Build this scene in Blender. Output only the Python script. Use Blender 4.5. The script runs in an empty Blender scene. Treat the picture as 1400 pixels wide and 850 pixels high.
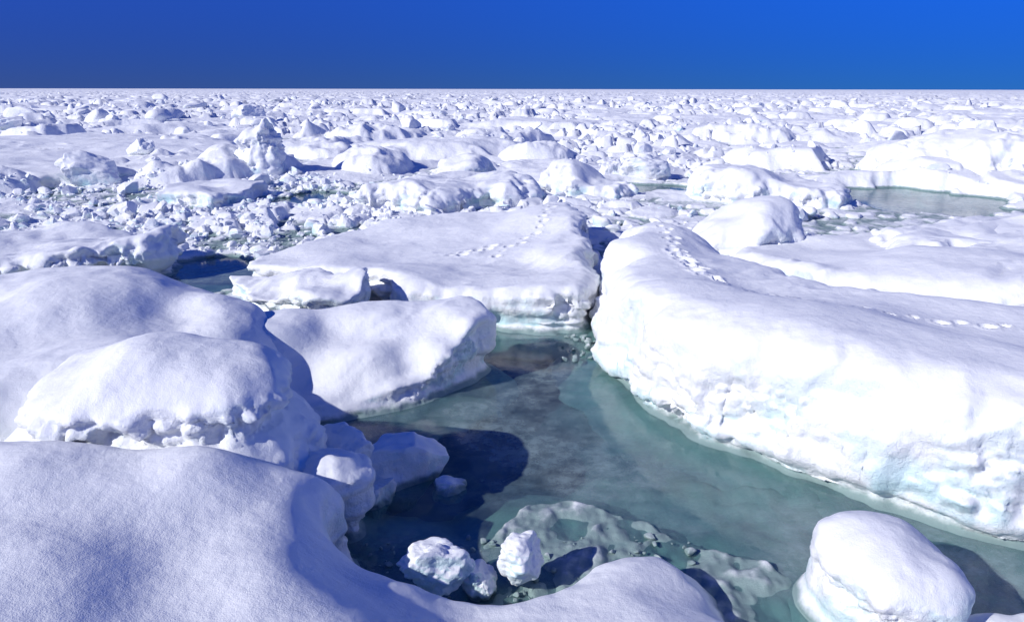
import bpy, bmesh, math, random, time
import numpy as np
from mathutils import Vector
T0=time.time()
random.seed(7); RNG=np.random.default_rng(11)
sc=bpy.context.scene
sc.view_settings.view_transform='Standard'; sc.view_settings.look='None'; sc.view_settings.exposure=0

# ------------------------------------------------------------ noise helpers
def _h(n):
    n=n.astype(np.uint32); n^=n>>np.uint32(16); n*=np.uint32(0x7feb352d); n^=n>>np.uint32(15); n*=np.uint32(0x846ca68b); n^=n>>np.uint32(16)
    return n
def hash2(ix,iy,s=0):
    n=(ix.astype(np.int64)*73856093 ^ iy.astype(np.int64)*19349663 ^ (s*83492791+1013)) & 0xffffffff
    return _h(n).astype(np.float32)/np.float32(4294967296.0)
def hash3(ix,iy,iz,s=0):
    n=(ix.astype(np.int64)*73856093 ^ iy.astype(np.int64)*19349663 ^ iz.astype(np.int64)*83492791 ^ (s*2654435+77)) & 0xffffffff
    return _h(n).astype(np.float32)/np.float32(4294967296.0)
def q5(t): return t*t*t*(t*(t*6-15)+10)
def vn2(x,y,s=0):
    ix=np.floor(x);iy=np.floor(y);fx=q5(x-ix);fy=q5(y-iy)
    a=hash2(ix,iy,s);b=hash2(ix+1,iy,s);c=hash2(ix,iy+1,s);d=hash2(ix+1,iy+1,s)
    return ((a+(b-a)*fx)*(1-fy)+(c+(d-c)*fx)*fy)*2-1
def vn3(x,y,z,s=0):
    ix=np.floor(x);iy=np.floor(y);iz=np.floor(z);fx=q5(x-ix);fy=q5(y-iy);fz=q5(z-iz)
    def L(k):
        a=hash3(ix,iy,iz+k,s);b=hash3(ix+1,iy,iz+k,s);c=hash3(ix,iy+1,iz+k,s);d=hash3(ix+1,iy+1,iz+k,s)
        return (a+(b-a)*fx)*(1-fy)+(c+(d-c)*fx)*fy
    p=L(0);q=L(1)
    return (p+(q-p)*fz)*2-1
def fbm2(x,y,o=4,s=0,g=.5):
    r=0;a=1;t=0
    for i in range(o):
        c,sn=math.cos(i*.9),math.sin(i*.9)
        r=r+a*vn2((x*c-y*sn)*2**i+i*17.3,(x*sn+y*c)*2**i-i*9.1,s+i);t+=a;a*=g
    return r/t
def fbm3(x,y,z,o=4,s=0,g=.5,bil=False):
    r=0;a=1;t=0
    for i in range(o):
        c,sn=math.cos(i*.9),math.sin(i*.9)
        n=vn3((x*c-y*sn)*2**i+i*17.3,(x*sn+y*c)*2**i-i*9.1,z*2**i+i*5.7,s+i)
        if bil: n=np.abs(n)*2-1
        r=r+a*n;t+=a;a*=g
    return r/t
def ss(a,b,x):
    t=np.clip((x-a)/(b-a),0,1); return t*t*(3-2*t)
def worley(x,y,cs,s=0,jit=.85):
    gx=x/cs;gy=y/cs;ix=np.floor(gx);iy=np.floor(gy)
    F1=np.full(x.shape,9.,np.float32);F2=F1.copy();R=np.zeros_like(F1);rx=R.copy();ry=R.copy()
    for dx in(-1,0,1):
        for dy in(-1,0,1):
            cx=ix+dx;cy=iy+dy
            px=cx+.5+jit*(hash2(cx,cy,s)-.5);py=cy+.5+jit*(hash2(cx,cy,s+1)-.5)
            ex=gx-px;ey=gy-py;d=np.sqrt(ex*ex+ey*ey)
            m=d<F1
            F2=np.where(m,F1,np.minimum(F2,d))
            F1=np.where(m,d,F1);R=np.where(m,hash2(cx,cy,s+2),R);rx=np.where(m,ex,rx);ry=np.where(m,ey,ry)
    return F1,F2,R,rx*cs,ry*cs

# ------------------------------------------------------------ mesh helper
def mk(name,V,F,mat,smooth=True,parent=None):
    V=np.asarray(V,np.float32);F=np.asarray(F,np.int32);n=F.shape[1]
    me=bpy.data.meshes.new(name)
    me.vertices.add(len(V));me.vertices.foreach_set('co',V.ravel())
    me.loops.add(F.size);me.loops.foreach_set('vertex_index',F.ravel())
    me.polygons.add(len(F));me.polygons.foreach_set('loop_start',np.arange(0,F.size,n,dtype=np.int32))
    me.polygons.foreach_set('loop_total',np.full(len(F),n,np.int32))
    me.update(calc_edges=True)
    me.polygons.foreach_set('use_smooth',np.full(len(F),smooth,bool))
    me.materials.append(mat)
    o=bpy.data.objects.new(name,me);sc.collection.objects.link(o)
    if parent:o.parent=parent
    return o
def vnormals(V,F):
    if F.shape[1]==4: N=np.cross(V[F[:,2]]-V[F[:,0]],V[F[:,3]]-V[F[:,1]])
    else: N=np.cross(V[F[:,1]]-V[F[:,0]],V[F[:,2]]-V[F[:,0]])
    o=np.zeros_like(V)
    for c in range(F.shape[1]):
        for k in range(3): o[:,k]+=np.bincount(F[:,c],weights=N[:,k],minlength=len(V))
    return o/(np.linalg.norm(o,axis=1,keepdims=True)+1e-9)

# ------------------------------------------------------------ materials
def nodes(m):
    m.use_nodes=True;nt=m.node_tree;nt.nodes.clear();return nt,nt.nodes,nt.links
def mathn(N,L,op,a,b=None,c=None,clamp=False):
    n=N.new('ShaderNodeMath');n.operation=op;n.use_clamp=clamp
    for i,v in enumerate((a,b,c)):
        if v is None: continue
        if isinstance(v,(int,float)): n.inputs[i].default_value=v
        else: L.new(v,n.inputs[i])
    return n.outputs[0]
def maprange(N,L,v,a,b,c=0,d=1):
    n=N.new('ShaderNodeMapRange');n.interpolation_type='SMOOTHSTEP';L.new(v,n.inputs[0])
    for i,x in enumerate((a,b,c,d)): n.inputs[i+1].default_value=x
    return n.outputs[0]
def noise(N,L,pos,scale,det=4,rough=.5,dist=0):
    n=N.new('ShaderNodeTexNoise');L.new(pos,n.inputs['Vector']);n.inputs['Scale'].default_value=scale
    n.inputs['Detail'].default_value=det;n.inputs['Roughness'].default_value=rough;n.inputs['Distortion'].default_value=dist;return n.outputs[0]
def mixc(N,L,f,a,b,mode='MIX'):
    n=N.new('ShaderNodeMix');n.data_type='RGBA';n.blend_type=mode
    if isinstance(f,(int,float)): n.inputs[0].default_value=f
    else: L.new(f,n.inputs[0])
    for i,v in((6,a),(7,b)):
        if isinstance(v,tuple): n.inputs[i].default_value=(*v,1)
        else: L.new(v,n.inputs[i])
    return n.outputs[2]
def bump(N,L,h,dist,strength,prev=None):
    b=N.new('ShaderNodeBump');b.inputs['Distance'].default_value=dist
    if isinstance(strength,(int,float)): b.inputs['Strength'].default_value=strength
    else: L.new(strength,b.inputs['Strength'])
    L.new(h,b.inputs['Height'])
    if prev: L.new(prev,b.inputs['Normal'])
    return b.outputs[0]

def snow_mat(name,fine=1.0,icy=1.0):
    m=bpy.data.materials.new(name);nt,N,L=nodes(m)
    out=N.new('ShaderNodeOutputMaterial');bs=N.new('ShaderNodeBsdfPrincipled');L.new(bs.outputs[0],out.inputs[0])
    g=N.new('ShaderNodeNewGeometry');pos=g.outputs['Position']
    sp=N.new('ShaderNodeSeparateXYZ');L.new(pos,sp.inputs[0]);z=sp.outputs[2]
    sn=N.new('ShaderNodeSeparateXYZ');L.new(g.outputs['Normal'],sn.inputs[0]);nz=sn.outputs[2]
    n1=noise(N,L,pos,1.7,5,.6);n2=noise(N,L,pos,9,5,.6)
    steep=maprange(N,L,nz,.7,.2)
    low=maprange(N,L,z,.7,.05)
    nn=maprange(N,L,n1,.44,.66)
    f=mathn(N,L,'MULTIPLY',steep,mathn(N,L,'MULTIPLY',nn,mathn(N,L,'ADD',mathn(N,L,'MULTIPLY',low,.6),.25)))
    f=mathn(N,L,'MULTIPLY',f,icy)
    base=mixc(N,L,maprange(N,L,n2,.3,.7),(.865,.88,.89),(.925,.93,.93))
    c=mixc(N,L,f,base,(.50,.77,.80))  # cyan ice tint on steep faces; colour stands in for light glowing through
    wet=maprange(N,L,mathn(N,L,'ADD',z,mathn(N,L,'MULTIPLY',mathn(N,L,'SUBTRACT',n2,.5),.08)),.08,.02)
    c=mixc(N,L,mathn(N,L,'MULTIPLY',wet,.9),c,(.17,.27,.26))
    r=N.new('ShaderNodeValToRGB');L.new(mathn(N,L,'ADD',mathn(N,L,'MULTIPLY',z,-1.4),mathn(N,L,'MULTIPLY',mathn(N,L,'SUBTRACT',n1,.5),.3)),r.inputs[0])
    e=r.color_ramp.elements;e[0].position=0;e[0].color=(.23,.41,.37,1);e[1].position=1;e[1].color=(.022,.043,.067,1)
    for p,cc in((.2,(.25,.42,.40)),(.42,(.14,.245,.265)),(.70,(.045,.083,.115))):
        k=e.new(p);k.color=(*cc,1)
    c=mixc(N,L,maprange(N,L,z,.01,-.02),c,r.outputs[0])  # below the waterline: water's light absorption by depth baked into the colour
    L.new(c,bs.inputs['Base Color'])
    L.new(mathn(N,L,'SUBTRACT',.75,mathn(N,L,'MULTIPLY',f,.4)),bs.inputs['Roughness'])
    bs.inputs['Specular IOR Level'].default_value=.25
    b=bump(N,L,noise(N,L,pos,4.5,4,.5),.05*fine,.35)
    b=bump(N,L,noise(N,L,pos,14,5,.55),.018*fine,.4,b)
    b=bump(N,L,noise(N,L,pos,26,8,.7,.5),.05,mathn(N,L,'MULTIPLY',steep,.55),b)
    b=bump(N,L,noise(N,L,pos,130,3,.6),.005,.65,b)
    L.new(b,bs.inputs['Normal'])
    return m
SNOW=snow_mat('snow_on_ice')
SNOWFAR=snow_mat('snow_pack_ice',1.6,.8)

m=bpy.data.materials.new('sea_water');nt,N,L=nodes(m);WATER=m
out=N.new('ShaderNodeOutputMaterial');g=N.new('ShaderNodeNewGeometry');pos=g.outputs['Position']
tr=N.new('ShaderNodeBsdfTransparent');tr.inputs[0].default_value=(.84,.95,.95,1)
gl=N.new('ShaderNodeBsdfGlossy')
df=N.new('ShaderNodeBsdfDiffuse')
na=noise(N,L,pos,.5,5,.55,.5);nb=noise(N,L,pos,6,7,.75);nc=noise(N,L,pos,1.1,5,.55);nd=noise(N,L,pos,28,4,.7)
L.new(mixc(N,L,maprange(N,L,nc,.3,.7),(.12,.20,.235),(.37,.48,.48)),df.inputs[0])
film=mathn(N,L,'MULTIPLY',maprange(N,L,na,.38,.60,.18,.80),maprange(N,L,nb,.3,.7,.4,1.0))
film=mathn(N,L,'ADD',film,maprange(N,L,nd,.60,.74,0,.28),clamp=True)
mx=N.new('ShaderNodeMixShader');L.new(film,mx.inputs[0]);L.new(tr.outputs[0],mx.inputs[1]);L.new(df.outputs[0],mx.inputs[2])
fr=N.new('ShaderNodeFresnel');fr.inputs[0].default_value=1.33
L.new(bump(N,L,noise(N,L,pos,5,5,.6),.006,.25),gl.inputs['Normal'])
L.new(maprange(N,L,nb,.35,.7,.03,.2),gl.inputs['Roughness'])
m2=N.new('ShaderNodeMixShader');L.new(mathn(N,L,'MULTIPLY',mathn(N,L,'MINIMUM',fr.outputs[0],.38),mathn(N,L,'SUBTRACT',1.35,mathn(N,L,'MULTIPLY',film,.7))),m2.inputs[0]);L.new(mx.outputs[0],m2.inputs[1]);L.new(gl.outputs[0],m2.inputs[2])
L.new(m2.outputs[0],out.inputs[0])

m=bpy.data.materials.new('deep_sea');nt,N,L=nodes(m);DEEP=m
out=N.new('ShaderNodeOutputMaterial');bs=N.new('ShaderNodeBsdfPrincipled');bs.inputs['Base Color'].default_value=(.01,.05,.07,1);bs.inputs['Roughness'].default_value=.9
L.new(bs.outputs[0],out.inputs[0])

# ------------------------------------------------------------ surface nets
def surface_nets(f,org,h):
    s=f<0
    cnt=np.zeros(tuple(n-1 for n in f.shape),np.int8)
    for a in(0,1):
        for b in(0,1):
            for c in(0,1):
                cnt+=s[a:s.shape[0]-1+a,b:s.shape[1]-1+b,c:s.shape[2]-1+c]
    act=(cnt>0)&(cnt<8);I,J,K=np.nonzero(act)
    idx=np.full(act.shape,-1,np.int32);idx[I,J,K]=np.arange(len(I))
    cv={(a,b,c):f[I+a,J+b,K+c] for a in(0,1) for b in(0,1) for c in(0,1)}
    acc=np.zeros((len(I),3));n=np.zeros(len(I))
    for p in list(cv):
        for ax in range(3):
            if p[ax]==0:
                q=list(p);q[ax]=1;q=tuple(q);va=cv[p];vb=cv[q];m=(va<0)!=(vb<0)
                t=np.where(m,va/(va-vb+1e-12),0)
                for d in range(3): acc[:,d]+=np.where(m,p[d]+(t if d==ax else 0),0)
                n+=m
    V=np.stack([I,J,K],1)+acc/n[:,None];V=V*h+np.array(org)
    Q=[]
    for ax in range(3):
        sl0=[slice(1,-1)]*3;sl1=[slice(1,-1)]*3
        sl0[ax]=slice(0,-1);sl1[ax]=slice(1,None)
        A=s[tuple(sl0)];B=s[tuple(sl1)]
        e=np.array(np.nonzero(A!=B));neg=A[tuple(e)]
        off=[1,1,1];off[ax]=0
        c=[e[k]+off[k] for k in range(3)]
        u,v=(ax+1)%3,(ax+2)%3
        def id_(du,dv):
            cc=list(c);cc[u]=cc[u]-du;cc[v]=cc[v]-dv
            return idx[cc[0],cc[1],cc[2]]
        q=np.stack([id_(1,1),id_(0,1),id_(0,0),id_(1,0)],1)
        q[~neg]=q[~neg][:,::-1];Q.append(q)
    Q=np.concatenate(Q);Q=Q[(Q>=0).all(1)]
    return V,Q

def chaikin(P,n=2):
    P=np.array(P,float)
    for _ in range(n):
        R=np.roll(P,-1,0);P=np.stack([P*.75+R*.25,P*.25+R*.75],1).reshape(-1,2)
    return P
def poly_sd(P,X,Y):
    d=np.full(X.shape,1e9);ins=np.zeros(X.shape,bool);n=len(P)
    for i in range(n):
        a=P[i];b=P[(i+1)%n];e=b-a
        wx=X-a[0];wy=Y-a[1];t=np.clip((wx*e[0]+wy*e[1])/(e@e+1e-12),0,1)
        d=np.minimum(d,(wx-e[0]*t)**2+(wy-e[1]*t)**2)
        if abs(b[1]-a[1])>1e-12:
            ins^=((a[1]>Y)!=(b[1]>Y))&(X<(b[0]-a[0])*(Y-a[1])/(b[1]-a[1])+a[0])
    d=np.sqrt(d);return np.where(ins,-d,d)
POLYS=[]
def floe(name,poly,tops,res,k=.25,notch=(.08,.12,.12),foot=1.2,lean=.15,edge=.12,rough=.06,top_amp=.05,tsc=.8,seed=0,prints=None,mat=None,z0=-.3,clip=None,eps=.15,bumps=(),fine=.1,drift=.012):
    P=chaikin(poly,2);POLYS.append(P)
    x0,y0=P.min(0)-.5;x1,y1=P.max(0)+.5
    if clip: x0=max(x0,clip[0]);x1=min(x1,clip[1]);y0=max(y0,clip[2]);y1=min(y1,clip[3])
    if isinstance(tops,(int,float)): tops=[(0,0,tops)]
    zt=max(t[2] for t in tops)+.25+top_amp+sum(max(0,b[3])*.7 for b in bumps[:2])
    xs=np.arange(x0,x1,res);ys=np.arange(y0,y1,res);zs=np.arange(z0,zt,res)
    X,Y=np.meshgrid(xs,ys,indexing='ij')
    d=poly_sd(P,X,Y)
    d=d+edge*fbm2(X*1.3,Y*1.3,4,seed+5,.55)
    W=0;T=0
    for(a,b,c)in tops:
        w=1/((X-a)**2+(Y-b)**2+eps)**2;W=W+w;T=T+w*c
    T=T/W+top_amp*fbm2(X*tsc,Y*tsc,3,seed+9,.35)+fine*top_amp*fbm2(X*tsc*5,Y*tsc*3.5,2,seed+12,.45)
    # wind-drifted relief: elongated low ridges across the wind
    u=X*.8+Y*.6;v=-X*.6+Y*.8
    dr=1-np.abs(fbm2(u*.9+.3*fbm2(X,Y,2,seed+60),v*3.2,3,seed+50,.5))*2.2
    T=T+drift*dr*ss(-.2,.3,fbm2(X*.6,Y*.6,2,seed+55))
    for(a,b,r,hh)in bumps: T=T+hh*np.exp(-((X-a)**2+(Y-b)**2)/r**2)
    d=d.astype(np.float32)[:,:,None];T=T.astype(np.float32)[:,:,None];Z=zs.astype(np.float32)[None,None,:]
    prof=notch[0]*np.exp(-((Z-notch[1])/notch[2])**2)-foot*np.clip(-Z,0,.25)+lean*np.clip(Z,0,3)
    a=d+prof;b=Z-T
    h=np.maximum(k-np.abs(a-b),0)/k
    f=np.maximum(a,b)+h*h*k*.25
    V,Q=surface_nets(f,(x0,y0,z0),res)
    Nn=vnormals(V,Q)
    w=np.clip(1.0-Nn[:,2]*1.3,0,1);w=w*w*(3-2*w)
    x,y,z=V.T
    big=fbm3(x*1.6,y*1.6,z*2.2,2,seed+20)
    msk=.25+1.0*ss(-.25,.35,fbm3(x*1.1,y*1.1,z*2.4,2,seed+40))
    sm=fbm3(x*4.5,y*4.5,z*7.5,5 if res<.04 else 3,seed+31,.55,True)
    lay=vn3(x*.7,y*.7,z*9+2*fbm2(x*.8,y*.8,2,seed+66),seed+67)
    V=V+Nn*(w*(rough*1.5*big+rough*1.25*sm*msk+rough*.35*lay))[:,None]
    if prints is not None:
        for(px,py,pr,pd) in prints:
            q=((V[:,0]-px)**2+(V[:,1]-py)**2)/pr**2
            mm=(q<9)&(V[:,2]>.3)
            V[mm,2]+=-pd*np.exp(-q[mm]**1.5)+pd*.25*np.exp(-((np.sqrt(q[mm])-1.4)/.35)**2)
    return mk(name,V,Q,mat or SNOW)

def track(pts,step,r,dep,jit=.03,side=.05):
    o=[]
    for(a,b)in zip(pts[:-1],pts[1:]):
        a=np.array(a);b=np.array(b);L_=np.linalg.norm(b-a);n=max(1,int(L_/step));t=(b-a)/L_
        for i in range(n):
            p=a+(b-a)*i/n;sgn=1 if i%2 else -1
            o.append((p[0]-t[1]*side*sgn+random.uniform(-jit,jit),p[1]+t[0]*side*sgn+random.uniform(-jit,jit),r*random.uniform(.7,1.2),dep*random.uniform(.5,1.1)))
    return o

# ------------------------------------------------------------ near floes
floe('snow_bank',[(-.95,4.1),(-1.08,3.9),(-.95,3.78),(-.7,3.66),(-.25,3.6),(.26,3.82),(.6,4.08),(.95,4.1),(1.2,3.95),(1.3,3.55),(1.5,3.1),(1.9,2.7),(3,1.8),(3,-2),(-6,-2),(-6,4.4),(-3,4.3),(-2.2,4.35),(-1.6,4.35),(-1.05,4.35)],
 [(-3,4,.97),(-2,3.9,.90),(-1.3,4.05,.76),(-1.4,3.5,.78),(-2.3,2.8,.98),(-1.2,3.0,.76),(-.75,3.45,.38),(-.2,3.4,.27),(.25,3.6,.28),(.7,3.95,.33),(1.05,3.9,.26),(1.2,3.5,.22),(.6,3.2,.40),(0,2.7,.56),(-.8,2.5,.76),(1.2,2.6,.5),(0,1,1.1),(-2,1,1.2),(2,1,.8)],
 .018,k=.3,notch=(.06,.15,.12),lean=.16,edge=.16,rough=.08,seed=1,clip=(-4.5,3.0,.6,5.2),eps=.14,top_amp=.05,tsc=1.0,fine=.12,bumps=[(-1.75,3.95,.3,.07),(-2.6,3.7,.35,.05)],drift=.012)
floe('ice_block',[(-1.6,4.75),(-1.5,4.4),(-1.2,4.3),(-.98,4.45),(-.98,4.7),(-1.2,4.95),(-1.5,4.95)],[(-1.3,4.5,.66),(-1.1,4.7,.5)],.016,k=.14,notch=(.12,.1,.15),lean=.1,edge=.16,rough=.10,seed=71,top_amp=.12,tsc=2.6)
floe('snow_mound',[(-3.2,4.0),(-2.2,3.85),(-1.5,4.0),(-1.3,4.5),(-1.5,5.4),(-2.6,5.9),(-3.6,5.5),(-3.6,4.5)],
 [(-2.4,4.75,1.37),(-1.75,4.6,1.26),(-3.1,4.5,1.12),(-2.2,4.1,1.2),(-2.2,5.6,1.05)],.02,k=.5,notch=(.15,.88,.12),lean=.1,edge=.16,rough=.085,seed=4,z0=-.1,foot=0,top_amp=.07,tsc=1.2,fine=.15)
floe('snow_dome',[(-2.1,6.5),(-2.4,7.7),(-3.6,8.7),(-5,8.8),(-8,7.8),(-8,4.3),(-4.5,4.1),(-3,4.9),(-2.1,5.3)],
 [(-4.2,7.3,1.20),(-2.8,6.9,.88),(-5.5,7,1.03),(-3,5.5,1.0),(-6,5,1.0),(-3.2,8.2,.9),(-7,7,.9),(-2.2,6.2,.55),(-2.1,5.5,.6)],.026,k=.6,edge=.1,rough=.05,seed=5,top_amp=.10,tsc=.9,bumps=[(-3.1,7.3,.3,.12),(-2.6,7.5,.25,.1)],fine=.15,drift=.022)
floe('ice_floe',[(-.22,7.9),(-.25,7.5),(-.42,7.2),(-.75,6.85),(-1.1,6.55),(-1.6,6.3),(-2.4,6.1),(-3.2,6.4),(-3,7.6),(-2,8.0),(-1.2,8.2),(-.5,8.25)],
 [(-.5,7.8,.76),(-.4,7.5,.70),(-1.5,7.7,.72),(-2.5,7.3,.75),(-.7,7.15,.5),(-.9,6.8,.20),(-1.4,6.5,.12),(-2.0,6.4,.18),(-1.5,7.1,.5)],.022,k=.14,edge=.1,rough=.08,seed=7,eps=.05,lean=.02,top_amp=.05,tsc=1.2,fine=.15,drift=.02)
tr=track([(2.3,11.2),(2.15,9.6),(2.2,8.2),(2.5,7.4),(3.2,6.9),(4.1,6.75),(5.6,6.4)],.19,.055,.08)+track([(2.15,9.4),(2.25,8.0)],.17,.07,.07)
floe('ice_floe',[(1.1,9.0),(.95,8.3),(1.0,7.6),(1.15,6.9),(1.42,6.3),(1.78,5.75),(2.2,5.25),(2.6,4.85),(3.05,4.55),(3.5,4.25),(4.3,3.85),(6,3.1),(10,2.5),(11,7),(6.5,7.6),(5.2,7.8),(4.4,8.1),(3.81,8.9),(3.4,9.8),(2.95,11.3),(2.3,12.0),(1.65,11.7),(1.15,10.3),(1.05,9.5)],
 [(1.5,8.5,1.0),(1.65,7.4,1.08),(2.2,6.3,1.09),(3.2,5.4,1.06),(5,4.6,1.04),(1.8,10,1.0),(2.3,11.3,1.06),(3.2,8,.85),(4.5,6.5,.84),(3,9.8,.87),(8,5,.98)],
 .024,k=.55,notch=(.15,.05,.08),foot=1.8,lean=.2,edge=.22,rough=.10,seed=11,prints=tr,clip=(0,8.2,2.4,12.6),top_amp=.08,tsc=.6,fine=.1,drift=.025)
tr=track([(.8,14.6),(.5,12.6),(-.1,11.4),(-.5,11.0)],.24,.055,.07)+track([(-.3,11.8),(-1.0,11.2)],.13,.08,.08)
floe('ice_floe',[(-1.75,9.8),(-1.2,9.25),(-.4,8.95),(.4,8.9),(1.0,8.9),(1.15,9.5),(1.25,10.9),(1.45,13.3),(1.2,15.0),(0,15.3),(-2.1,15),(-3.1,14),(-3.9,12.6),(-4.5,11.3),(-3.0,10.3)],
 [(-1.5,9.8,.66),(-.4,9.4,.52),(.8,9.3,.6),(.9,11,.70),(1.1,13.5,.84),(-1,14,.58),(-3,12.5,.42),(-4.2,11.4,.32),(-1.5,11.5,.52),(0,10.5,.50)],
 .03,k=.24,notch=(.14,.12,.12),edge=.28,rough=.11,seed=13,prints=tr,top_amp=.09,tsc=.65,lean=.1,fine=.12,drift=.03)
floe('ice_slab',[(-4.6,11.2),(-4.3,10.4),(-3.6,9.4),(-2.9,8.7),(-2.2,8.2),(-1.75,8.5),(-1.65,9.3),(-2.4,10.1),(-3.2,10.8)],
 [(-4.4,10.9,.28),(-3.3,9.4,.36),(-2.1,8.6,.62),(-1.9,9.2,.84),(-2.6,9.6,.55)],.026,k=.12,notch=(.3,.12,.16),edge=.24,rough=.12,seed=15,top_amp=.1,tsc=1.3,eps=.05,fine=.25)
floe('snow_plain',[(3.2,11.7),(3.6,9.6),(5,8.2),(8,7.5),(14,7.5),(14,15),(9.5,13.9),(6,12.9),(4.4,12.6)],
 [(4,11.5,.66),(6,9,.76),(9,9,.82),(6,12,.72),(10,12.5,.75),(13,9,.9)],.05,k=.35,edge=.3,rough=.08,seed=17,top_amp=.2,tsc=.5,drift=.06)
floe('ice_slab',[(4.9,10.9),(6.5,10.1),(9,10.2),(13,9.6),(13,13),(8.5,13.4),(5.5,12.4)],[(6,11,.88),(10,11,1.0)],.045,k=.45,edge=.7,rough=.12,seed=18,top_amp=.2,tsc=.5,drift=.06,lean=.6)
floe('ice_block',[(3.0,12.2),(4,11.6),(5,12.0),(5.5,12.8),(5,13.9),(4,14.2),(3.1,13.4)],[(4.6,12.9,1.18),(3.4,12.6,.8),(5.2,12.5,.95)],.04,k=.5,edge=.25,rough=.12,seed=19,top_amp=.14,tsc=1.0,lean=.3)
floe('snow_lump',[(1.76,3.95),(1.98,4.15),(2.35,4.2),(2.62,3.95),(2.68,3.5),(2.45,3.2),(1.95,3.2),(1.74,3.55)],[(1.95,3.85,.54),(2.35,3.8,.62),(2.6,3.6,.44),(2.0,3.4,.5)],.016,k=.26,notch=(.06,.14,.1),edge=.08,rough=.075,seed=28,top_amp=.06,tsc=2.4,lean=.12)
floe('snow_bank',[(2.2,3.45),(2.8,3.72),(3.3,3.45),(3.9,3.0),(4.2,1.5),(1.6,1.5),(1.5,2.9)],[(2.4,3.3,.16),(3,3,.22),(2.5,2,.35)],.02,k=.15,edge=.12,rough=.03,seed=23,top_amp=.06,tsc=1.8)
# slushy ice shelf frozen against the bank
floe('slush_ice',[(-1.25,4.5),(-.9,4.55),(-.55,4.3),(-.15,4.3),(.1,4.75),(.5,4.8),(.9,4.65),(1.25,4.4),(1.7,4.15),(1.85,3.8),(1.2,3.4),(-.3,3.4),(-1.2,3.8)],
 [(.4,4.6,-.003),(1.2,4.2,-.01),(0,4.2,-.015),(-.6,4.2,-.01),(-1,4.4,-.01),(.8,4.5,.004),(.2,4.3,-.02)],.012,k=.02,notch=(0,0,1),foot=3,edge=.3,rough=.012,seed=24,top_amp=.05,tsc=2.4,fine=.5,drift=.035)

# ------------------------------------------------------------ middle-distance floes
floe('ice_floe',[(-4.1,18.7),(-2.8,17.9),(-1.2,18.2),(-.6,19),(.5,19.5),(.9,20.8),(0,22),(-2,22.3),(-3.6,21)],[(-3,19.5,.72),(-1.5,20,.5),(.2,20.5,.72)],.045,k=.5,edge=.5,rough=.13,seed=25,top_amp=.24,tsc=.7,lean=.35,drift=.05)
floe('ice_floe',[(-2.8,24.2),(-1.2,23.4),(-.2,24.6),(-.8,26.5),(-2.4,26.4)],.75,.06,k=.6,edge=.5,rough=.14,seed=27,top_amp=.24,drift=.05)
floe('ice_floe',[(.8,21.2),(3.2,20.4),(3.7,22.5),(2,24.7),(.7,23.5)],[(1.5,22.3,.85),(3,21.5,.4)],.05,k=.6,edge=.5,rough=.14,seed=29,top_amp=.24,drift=.05,lean=.35)
floe('ice_floe',[(4.6,20.6),(6.5,19),(8.8,18.6),(9.5,20.5),(8,22.7),(5.5,23.2)],[(6,21,1.0),(8.3,20,.62)],.05,k=.7,edge=.5,rough=.14,seed=31,top_amp=.25,tsc=.6,drift=.05,lean=.35)
floe('ice_floe',[(12.2,27),(12.8,25),(14.2,22.6),(17,22.2),(21,22.6),(22,31),(14.5,31)],[(14.8,25,1.45),(18,25,1.1),(14,28,1.1),(20,27,1.35)],.06,k=.9,edge=.5,rough=.16,seed=83,top_amp=.4,tsc=.5,lean=.5,drift=.06,notch=(.05,.1,.1))
floe('ice_hummock',[(-10.0,26.2),(-9.4,25.3),(-8.4,25.1),(-7.7,25.8),(-7.8,26.9),(-8.8,27.3),(-9.8,27)],[(-8.2,26,2.15),(-9.0,26,1.6),(-8.3,26.8,1.8),(-9.8,26.4,.9)],.045,k=.5,edge=.3,rough=.14,seed=35,notch=(.05,.9,.3),eps=.05,lean=.3,top_amp=.15,tsc=1.3)
floe('ice_floe',[(-12.4,27),(-11,25.4),(-9.4,25.1),(-8.8,26.5),(-10,27.8)],[(-11.4,26.5,.5),(-9.8,26.2,1.25)],.05,k=.5,edge=.3,rough=.16,seed=37,top_amp=.15,lean=.5)
floe('ice_floe',[(-26,21),(-15,22.6),(-10.8,24.5),(-9.8,28),(-12,35),(-20,38),(-30,34)],[(-13,27,.55),(-20,28,.8),(-16,34,.8)],.09,k=.5,edge=.6,rough=.15,seed=39,top_amp=.25,tsc=.22,lean=.4,fine=.03,drift=.06)
floe('ice_slab',[(-9.9,20.8),(-9.2,19.3),(-7.4,18.6),(-6.9,20),(-7.4,22),(-9.2,22.3)],[(-8.5,20.5,.42)],.05,k=.2,edge=.5,rough=.1,seed=41,top_amp=.14)
floe('ice_floe',[(-5.0,12.3),(-5.8,11.4),(-7.2,10.9),(-10,10.2),(-13.5,11.5),(-12,13.8),(-8,13.5),(-6,13.2)],[(-5.5,12.2,.85),(-6.6,12.3,.5),(-8.5,12,.6),(-11,12,.4)],.035,k=.2,edge=.4,rough=.14,seed=43,notch=(.3,.1,.2),top_amp=.16,tsc=.9,lean=.25,drift=.06)

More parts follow.
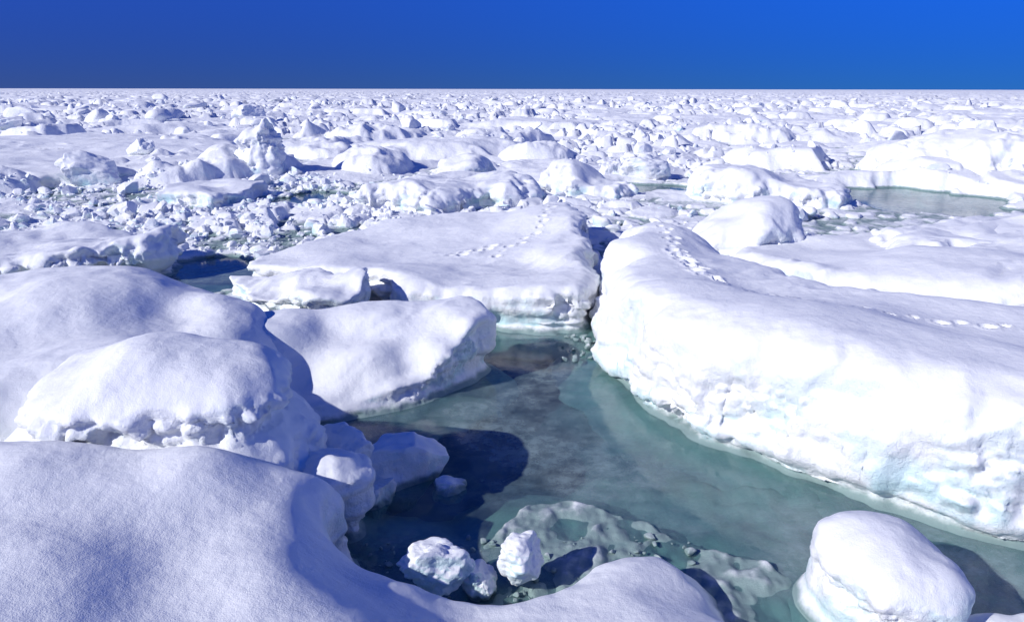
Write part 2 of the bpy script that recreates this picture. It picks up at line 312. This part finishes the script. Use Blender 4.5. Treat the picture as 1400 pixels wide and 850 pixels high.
# ------------------------------------------------------------ pack ice field
POOLS=[(11.6,21,2.2,2.7),(4.3,23.3,1.3,1.2),(-5.5,20.6,1.0,1.6),(-5.0,12.2,1.0,1.2)]
_r=np.random.default_rng(5);MOUNDS=[]
for i in range(46):
    d_=math.exp(_r.uniform(math.log(27),math.log(110)));a_=_r.uniform(-.7,.7)
    MOUNDS.append((d_*math.sin(a_),d_*math.cos(a_),_r.uniform(1.4,4.2)*(d_/45)**.5,_r.uniform(1.0,2.6)*(d_/45)**.5,_r.uniform(.4,1.15),_r.uniform(0,3.1)))
def field_h(x,y):
    r=np.sqrt(x*x+y*y)
    wx=x+1.8*fbm2(x*.25,y*.25,4,101);wy=y+1.8*fbm2(x*.25+50,y*.25,4,102)
    F1,F2,R,rx,ry=worley(wx,wy,8,110)
    e=F2-F1;p=ss(.03,.5,e);keep=(R*7.13)%1<.8
    H=(.2+.7*((R*3.7)%1)**1.8)
    fl=np.where(keep,H*p**.55+.03*rx*(((R*17)%1)-.5)*2*p+.12*p*fbm2(x*.5,y*.5,2,77),0)*ss(18,28,r)
    G1,G2,S,gx_,gy_=worley(wx+31,wy-12,2.8,112)
    f2=np.where((S*5.7)%1<.38,(.12+.8*((S*9.1)%1)**2)*ss(.02,.6,G2-G1)**.6+.1*gx_*((S*23)%1-.5),0)*ss(16,26,r)
    rub=ss(-.05,.35,fbm2(x*.16,y*.16,4,140))
    A1,A2,B,bx,by=worley(x+.2*fbm2(x*2,y*2,2,5),y,1.05,120)
    t=((B*13.7)%1-.5);u=((B*31.1)%1-.5)
    r1=(B**2*.55+t*bx*.9+u*by*.9)*ss(.0,.35,A2-A1)*(.3+.85*rub)
    C1,C2,D,cx,cy=worley(x,y,.42,130)
    r2=(D**2*.2+((D*17)%1-.5)*cx*.8)*ss(0,.3,C2-C1)*(.4+.7*rub)
    E1,E2,G,ex,ey=worley(wx,wy,2.3,150)
    r3=(G**5*1.5)*ss(0,.7,E2-E1)*ss(26,50,r)*rub
    amp=.5+.4*ss(22,40,r)
    big=np.maximum(fl,f2)
    h=.02+np.maximum(big,np.maximum(r1*amp+.6*np.minimum(big,.3),r2))
    h=np.maximum(h,r3)+.045*fbm2(x*2.2,y*2.2,4,160)+.12*ss(40,90,r)*(1+fbm2(x*.05,y*.05,3,161))
    cap=ss(20,30,y)*1.2+.42;h=np.minimum(h,cap)
    wob=.45*fbm2(x*.8,y*.8,3,180)
    for(a,b,c,d,H_,ro)in MOUNDS:
        m=(np.abs(x-a)<c*1.6)&(np.abs(y-b)<c*1.6)
        if not m.any(): continue
        X_=x[m]-a;Y_=y[m]-b;cc,sn=math.cos(ro),math.sin(ro)
        q=((X_*cc+Y_*sn)/c)**2+((-X_*sn+Y_*cc)/d)**2+wob[m]
        h[m]=np.maximum(h[m],H_*np.clip(1-q,0,1)**.45*(1+.35*fbm2(x[m]*1.2,y[m]*1.2,4,181)))
    for(a,b,c,d)in POOLS:
        q=((x-a)/c)**2+((y-b)/d)**2+.7*fbm2(x*.9,y*.9,3,170)
        m=ss(1.25,.8,q);h=h*(1-m)+m*(-.13+.14*fbm2(x*1.2,y*1.2,2,3))
    n=ss(9.3,10.1,y)
    return h*n+(-.62)*(1-n)
nr,na_=1500,1300
rr=np.exp(np.linspace(math.log(8.5),math.log(6000),nr));aa=np.linspace(-math.radians(56),math.radians(56),na_)
Rr,Aa=np.meshgrid(rr,aa,indexing='ij');FX=(Rr*np.sin(Aa)).ravel();FY=(Rr*np.cos(Aa)).ravel()
FZ=field_h(FX,FY)
I=np.arange(nr*na_).reshape(nr,na_)
Q=np.stack([I[:-1,:-1],I[:-1,1:],I[1:,1:],I[1:,:-1]],-1).reshape(-1,4)[:,::-1]
mk('pack_ice_field',np.stack([FX,FY,FZ],1),Q,SNOWFAR)

# submerged ice under the pool
gx=np.arange(-4,6,.04);gy=np.arange(2.5,10.5,.04);X,Y=np.meshgrid(gx,gy,indexing='ij')
cps=[(0,8,-.62),(.5,7,-.56),(-.3,7.4,-.68),(.3,6.2,-.5),(1,6.2,-.2),(.9,7.4,-.27),(1.5,5.6,-.1),(2,5.0,-.08),(.9,5.2,-.12),(0,5.4,-.38),(-.6,5.6,-.45),(-.8,4.8,-.25),(.2,4.8,-.15),(3,4.2,-.12),(1.5,4.4,-.06),(-2,6,-.4),(4,3.5,-.2),(0,9,-.6)]
W=0;T=0
for(a,b,c)in cps:
    w=1/((X-a)**2+(Y-b)**2+.08)**2;W=W+w;T=T+w*c
Zb=T/W+.14*fbm2(X*1.6,Y*1.6,5,201,.6)
Zb=np.minimum(Zb,-.03)
I=np.arange(X.size).reshape(X.shape);Q=np.stack([I[:-1,:-1],I[1:,:-1],I[1:,1:],I[:-1,1:]],-1).reshape(-1,4)
mk('submerged_ice',np.stack([X.ravel(),Y.ravel(),Zb.ravel()],1),Q,SNOW)
def disc(name,z,R,mat):
    n=96;V=[(0,0,z)]+[(R*math.cos(2*math.pi*i/n),R*math.sin(2*math.pi*i/n),z) for i in range(n)]
    mk(name,V,[(0,i+1,(i+1)%n+1) for i in range(n)],mat,False)
disc('sea_water',0,7000,WATER);disc('sea_floor',-1.2,7000,DEEP)

# ------------------------------------------------------------ ice chunks
def ico(sub):
    bm=bmesh.new();bmesh.ops.create_icosphere(bm,subdivisions=sub,radius=1);bm.verts.ensure_lookup_table()
    V=np.array([v.co[:] for v in bm.verts]);F=np.array([[v.index for v in f.verts] for f in bm.faces]);bm.free();return V,F
def chunk_shape(sub,seed,cuts=9,nz=.12,fl=1):
    V,F=ico(sub);r=np.random.default_rng(seed);V=V.copy()
    for _ in range(cuts):
        n=r.normal(size=3);n/=np.linalg.norm(n);d=r.uniform(.4,.85);s=V@n-d;m=s>0;V[m]-=np.outer(s[m],n)*.9
    V*=r.uniform(.6,1.4,3)*np.array([1,1,fl])
    V*= (1+nz*fbm3(V[:,0]*2+seed,V[:,1]*2,V[:,2]*2,3,seed,.45))[:,None]
    return V,F
low=[chunk_shape(2,i,7,.2,.65) for i in range(24)];mid=[chunk_shape(3,50+i,8,.25,.55) for i in range(20)]
def inside_any(x,y,marg=0):
    m=np.zeros(x.shape,bool)
    for P in POLYS:
        lo=P.min(0)-.5;hi=P.max(0)+.5;c=(x>lo[0])&(x<hi[0])&(y>lo[1])&(y<hi[1])
        if c.any():
            idx=np.nonzero(c)[0];m[idx]|=poly_sd(P,x[idx],y[idx])<marg
    return m
def scatter(name,x,y,s,zb,shapes,mat,smooth):
    n=len(x);VV=[];FF=[];off=0
    th=RNG.uniform(0,2*math.pi,n);ti=RNG.normal(0,.35,n);tj=RNG.normal(0,.35,n);pick=RNG.integers(0,len(shapes),n)
    for k,(V,F)in enumerate(shapes):
        I=np.nonzero(pick==k)[0]
        if len(I)==0: continue
        c,sn=np.cos(th[I]),np.sin(th[I]);ca,sa=np.cos(ti[I]),np.sin(ti[I]);cb,sb=np.cos(tj[I]),np.sin(tj[I])
        P=V[None]*s[I][:,None,None];x0,y0,z0=P[...,0],P[...,1],P[...,2]
        y1=y0*ca[:,None]-z0*sa[:,None];z1=y0*sa[:,None]+z0*ca[:,None]
        x2=x0*cb[:,None]+z1*sb[:,None];z2=-x0*sb[:,None]+z1*cb[:,None]
        x3=x2*c[:,None]-y1*sn[:,None];y3=x2*sn[:,None]+y1*c[:,None]
        W=np.stack([x3+x[I][:,None],y3+y[I][:,None],z2+zb[I][:,None]],-1).reshape(-1,3)
        f=(F[None]+(np.arange(len(I))*len(V))[:,None,None]).reshape(-1,3)+off
        VV.append(W);FF.append(f);off+=len(W)
    mk(name,np.concatenate(VV),np.concatenate(FF),mat,smooth)
def inpool(x,y):
    m=np.zeros(x.shape,bool)
    for(a,b,c,d)in POOLS: m|=((x-a)/c)**2+((y-b)/d)**2<.9
    return m
n=12000;r=np.exp(RNG.uniform(math.log(10),math.log(160),n));a=RNG.uniform(-.8,.8,n);x=r*np.sin(a);y=r*np.cos(a)
s=np.clip(r*.0016*np.exp(RNG.normal(0,.8,n)),.03,.5)
clump=fbm2(x*.16,y*.16,4,140)+RNG.normal(0,.08,n)>.12
ok=clump&~inside_any(x,y,.05)&~inpool(x,y)&(y>10);x,y,s=x[ok],y[ok],s[ok]
scatter('ice_rubble',x,y,s,field_h(x,y)+s*.1,low,SNOWFAR,False)
n=8000;x=RNG.uniform(-15,-2.5,n);y=RNG.uniform(10,26,n);s=np.clip(.045*np.exp(RNG.normal(0,.7,n)),.018,.45)
ok=~inside_any(x,y,.05)&~inpool(x,y)&(fbm2(x*.4,y*.4,3,333)+RNG.normal(0,.2,n)>-.05);x,y,s=x[ok],y[ok],s[ok]
scatter('ice_rubble',x,y,s,field_h(x,y)+s*.15,low,SNOWFAR,False)
n=600;r=np.exp(RNG.uniform(math.log(16),math.log(200),n));a=RNG.uniform(-.8,.8,n);x=r*np.sin(a);y=r*np.cos(a)
s=np.clip(r*.0075*np.exp(RNG.normal(0,.55,n)),.2,1.3);ok=(fbm2(x*.16,y*.16,4,140)>.0)&~inside_any(x,y,.2)&~inpool(x,y);x,y,s=x[ok],y[ok],s[ok]
scatter('ice_rubble',x,y,s,field_h(x,y)+s*.05,mid,SNOWFAR,True)

def chunk(name,x,y,z,sx,sy,sz,seed,rot=0,sub=6,cuts=7,nz=.25):
    V,F=chunk_shape(sub,seed,cuts,nz);V=V/np.abs(V).max(0);V=V*np.array([sx,sy,sz]);c,s_=math.cos(rot),math.sin(rot)
    V=np.stack([V[:,0]*c-V[:,1]*s_+x,V[:,0]*s_+V[:,1]*c+y,V[:,2]+z],1)
    Nn=vnormals(V,F);q=2.2/sx;up=np.clip(1-Nn[:,2],.25,1);V=V+Nn*(up*.07*min(sx,sy,sz)*fbm3(V[:,0]*q,V[:,1]*q,V[:,2]*q,5,seed,.45,False)*1.6)[:,None]
    mk(name,V,F,SNOW)
chunk('ice_chunk',-.46,3.84,.24,.23,.17,.17,401,.3,cuts=10)
chunk('ice_chunk',.08,3.98,.18,.19,.15,.18,402,1,cuts=10)
chunk('ice_chunk',-.2,3.92,.10,.14,.12,.13,403,2)
chunk('ice_block',-.85,5.3,.08,.42,.3,.34,404,.4,cuts=11)
chunk('ice_block',-1.3,5.2,.15,.28,.3,.4,405,.8,cuts=11)
chunk('ice_block',-.5,5.15,.0,.16,.14,.12,415,.2)
chunk('ice_block',-1.05,5.0,.0,.2,.16,.2,416,1.2)
chunk('ice_boulder',-13.3,23.4,.5,.95,.7,.65,407,.2)
chunk('ice_boulder',-13.4,27.3,.9,.55,.5,.45,408,.2)
chunk('ice_boulder',4.5,25.3,.35,.9,.6,.6,409,.2)
chunk('ice_boulder',3.5,25.6,.3,.6,.5,.45,410,1.2)
chunk('ice_boulder',-34,51,.6,1.6,1.2,.9,411,.2)
chunk('ice_boulder',19.5,32,.9,1.0,.8,.9,412,.2)
chunk('ice_boulder',-21,62,.9,1.6,1.2,.9,413,.2)
n=160;x=RNG.uniform(-1.1,1.3,n);y=RNG.uniform(3.7,4.5,n);s=np.clip(.014*np.exp(RNG.normal(0,.6,n)),.006,.05)
x=np.r_[x,RNG.uniform(.6,1.1,26)];y=np.r_[y,RNG.uniform(8.0,8.9,26)];s=np.r_[s,RNG.uniform(.015,.06,26)]
P=POLYS[0];dd=poly_sd(P,x,y);ok=dd>.02
scatter('snow_crumbs',x[ok],y[ok],s[ok],np.full(ok.sum(),.015),mid,SNOW,True)

# ------------------------------------------------------------ light
E=math.radians(30)
sv=Vector((-.85*math.cos(E),-.5*math.cos(E),math.sin(E))).normalized()
el=math.asin(sv.z);az=math.atan2(sv.x,sv.y)
ld=bpy.data.lights.new('sun','SUN');ld.energy=4.1;ld.angle=math.radians(.5);ld.color=(1,.985,.965)
lo=bpy.data.objects.new('sun',ld);sc.collection.objects.link(lo);lo.rotation_euler=(-sv).to_track_quat('-Z','Y').to_euler()
w=bpy.data.worlds.new('World');sc.world=w;w.use_nodes=True;nt=w.node_tree;N=nt.nodes;L=nt.links;N.clear()
wo=N.new('ShaderNodeOutputWorld');bg=N.new('ShaderNodeBackground');L.new(bg.outputs[0],wo.inputs[0]);bg.inputs[1].default_value=.14
sky=N.new('ShaderNodeTexSky');sky.sky_type='NISHITA';sky.sun_disc=False;sky.sun_elevation=el;sky.sun_rotation=az;sky.altitude=3000;sky.air_density=1;sky.dust_density=0.1;sky.ozone_density=4
c=mixc(N,L,1.0,sky.outputs[0],(.065,.27,.95),'MULTIPLY')
tc=N.new('ShaderNodeTexCoord');sx=N.new('ShaderNodeSeparateXYZ');L.new(tc.outputs['Generated'],sx.inputs[0])
hz=maprange(N,L,sx.outputs[2],0,.24)
c=mixc(N,L,hz,mixc(N,L,1.0,c,(.46,.38,.44),'MULTIPLY'),c)
lr=maprange(N,L,sx.outputs[0],-.8,.6)
c=mixc(N,L,lr,mixc(N,L,1.0,c,(1.6,.88,.88),'MULTIPLY'),mixc(N,L,1.0,c,(.6,1.02,1.0),'MULTIPLY'))
L.new(c,bg.inputs[0])

cd=bpy.data.cameras.new('camera');cam=bpy.data.objects.new('camera',cd);sc.collection.objects.link(cam);sc.camera=cam
cam.location=(0,0,3);cam.rotation_euler=(math.radians(90-16.7),math.radians(-.08),0);cd.lens=26;cd.sensor_width=36;cd.clip_end=20000;cd.clip_start=.05
print('done',round(time.time()-T0,1))
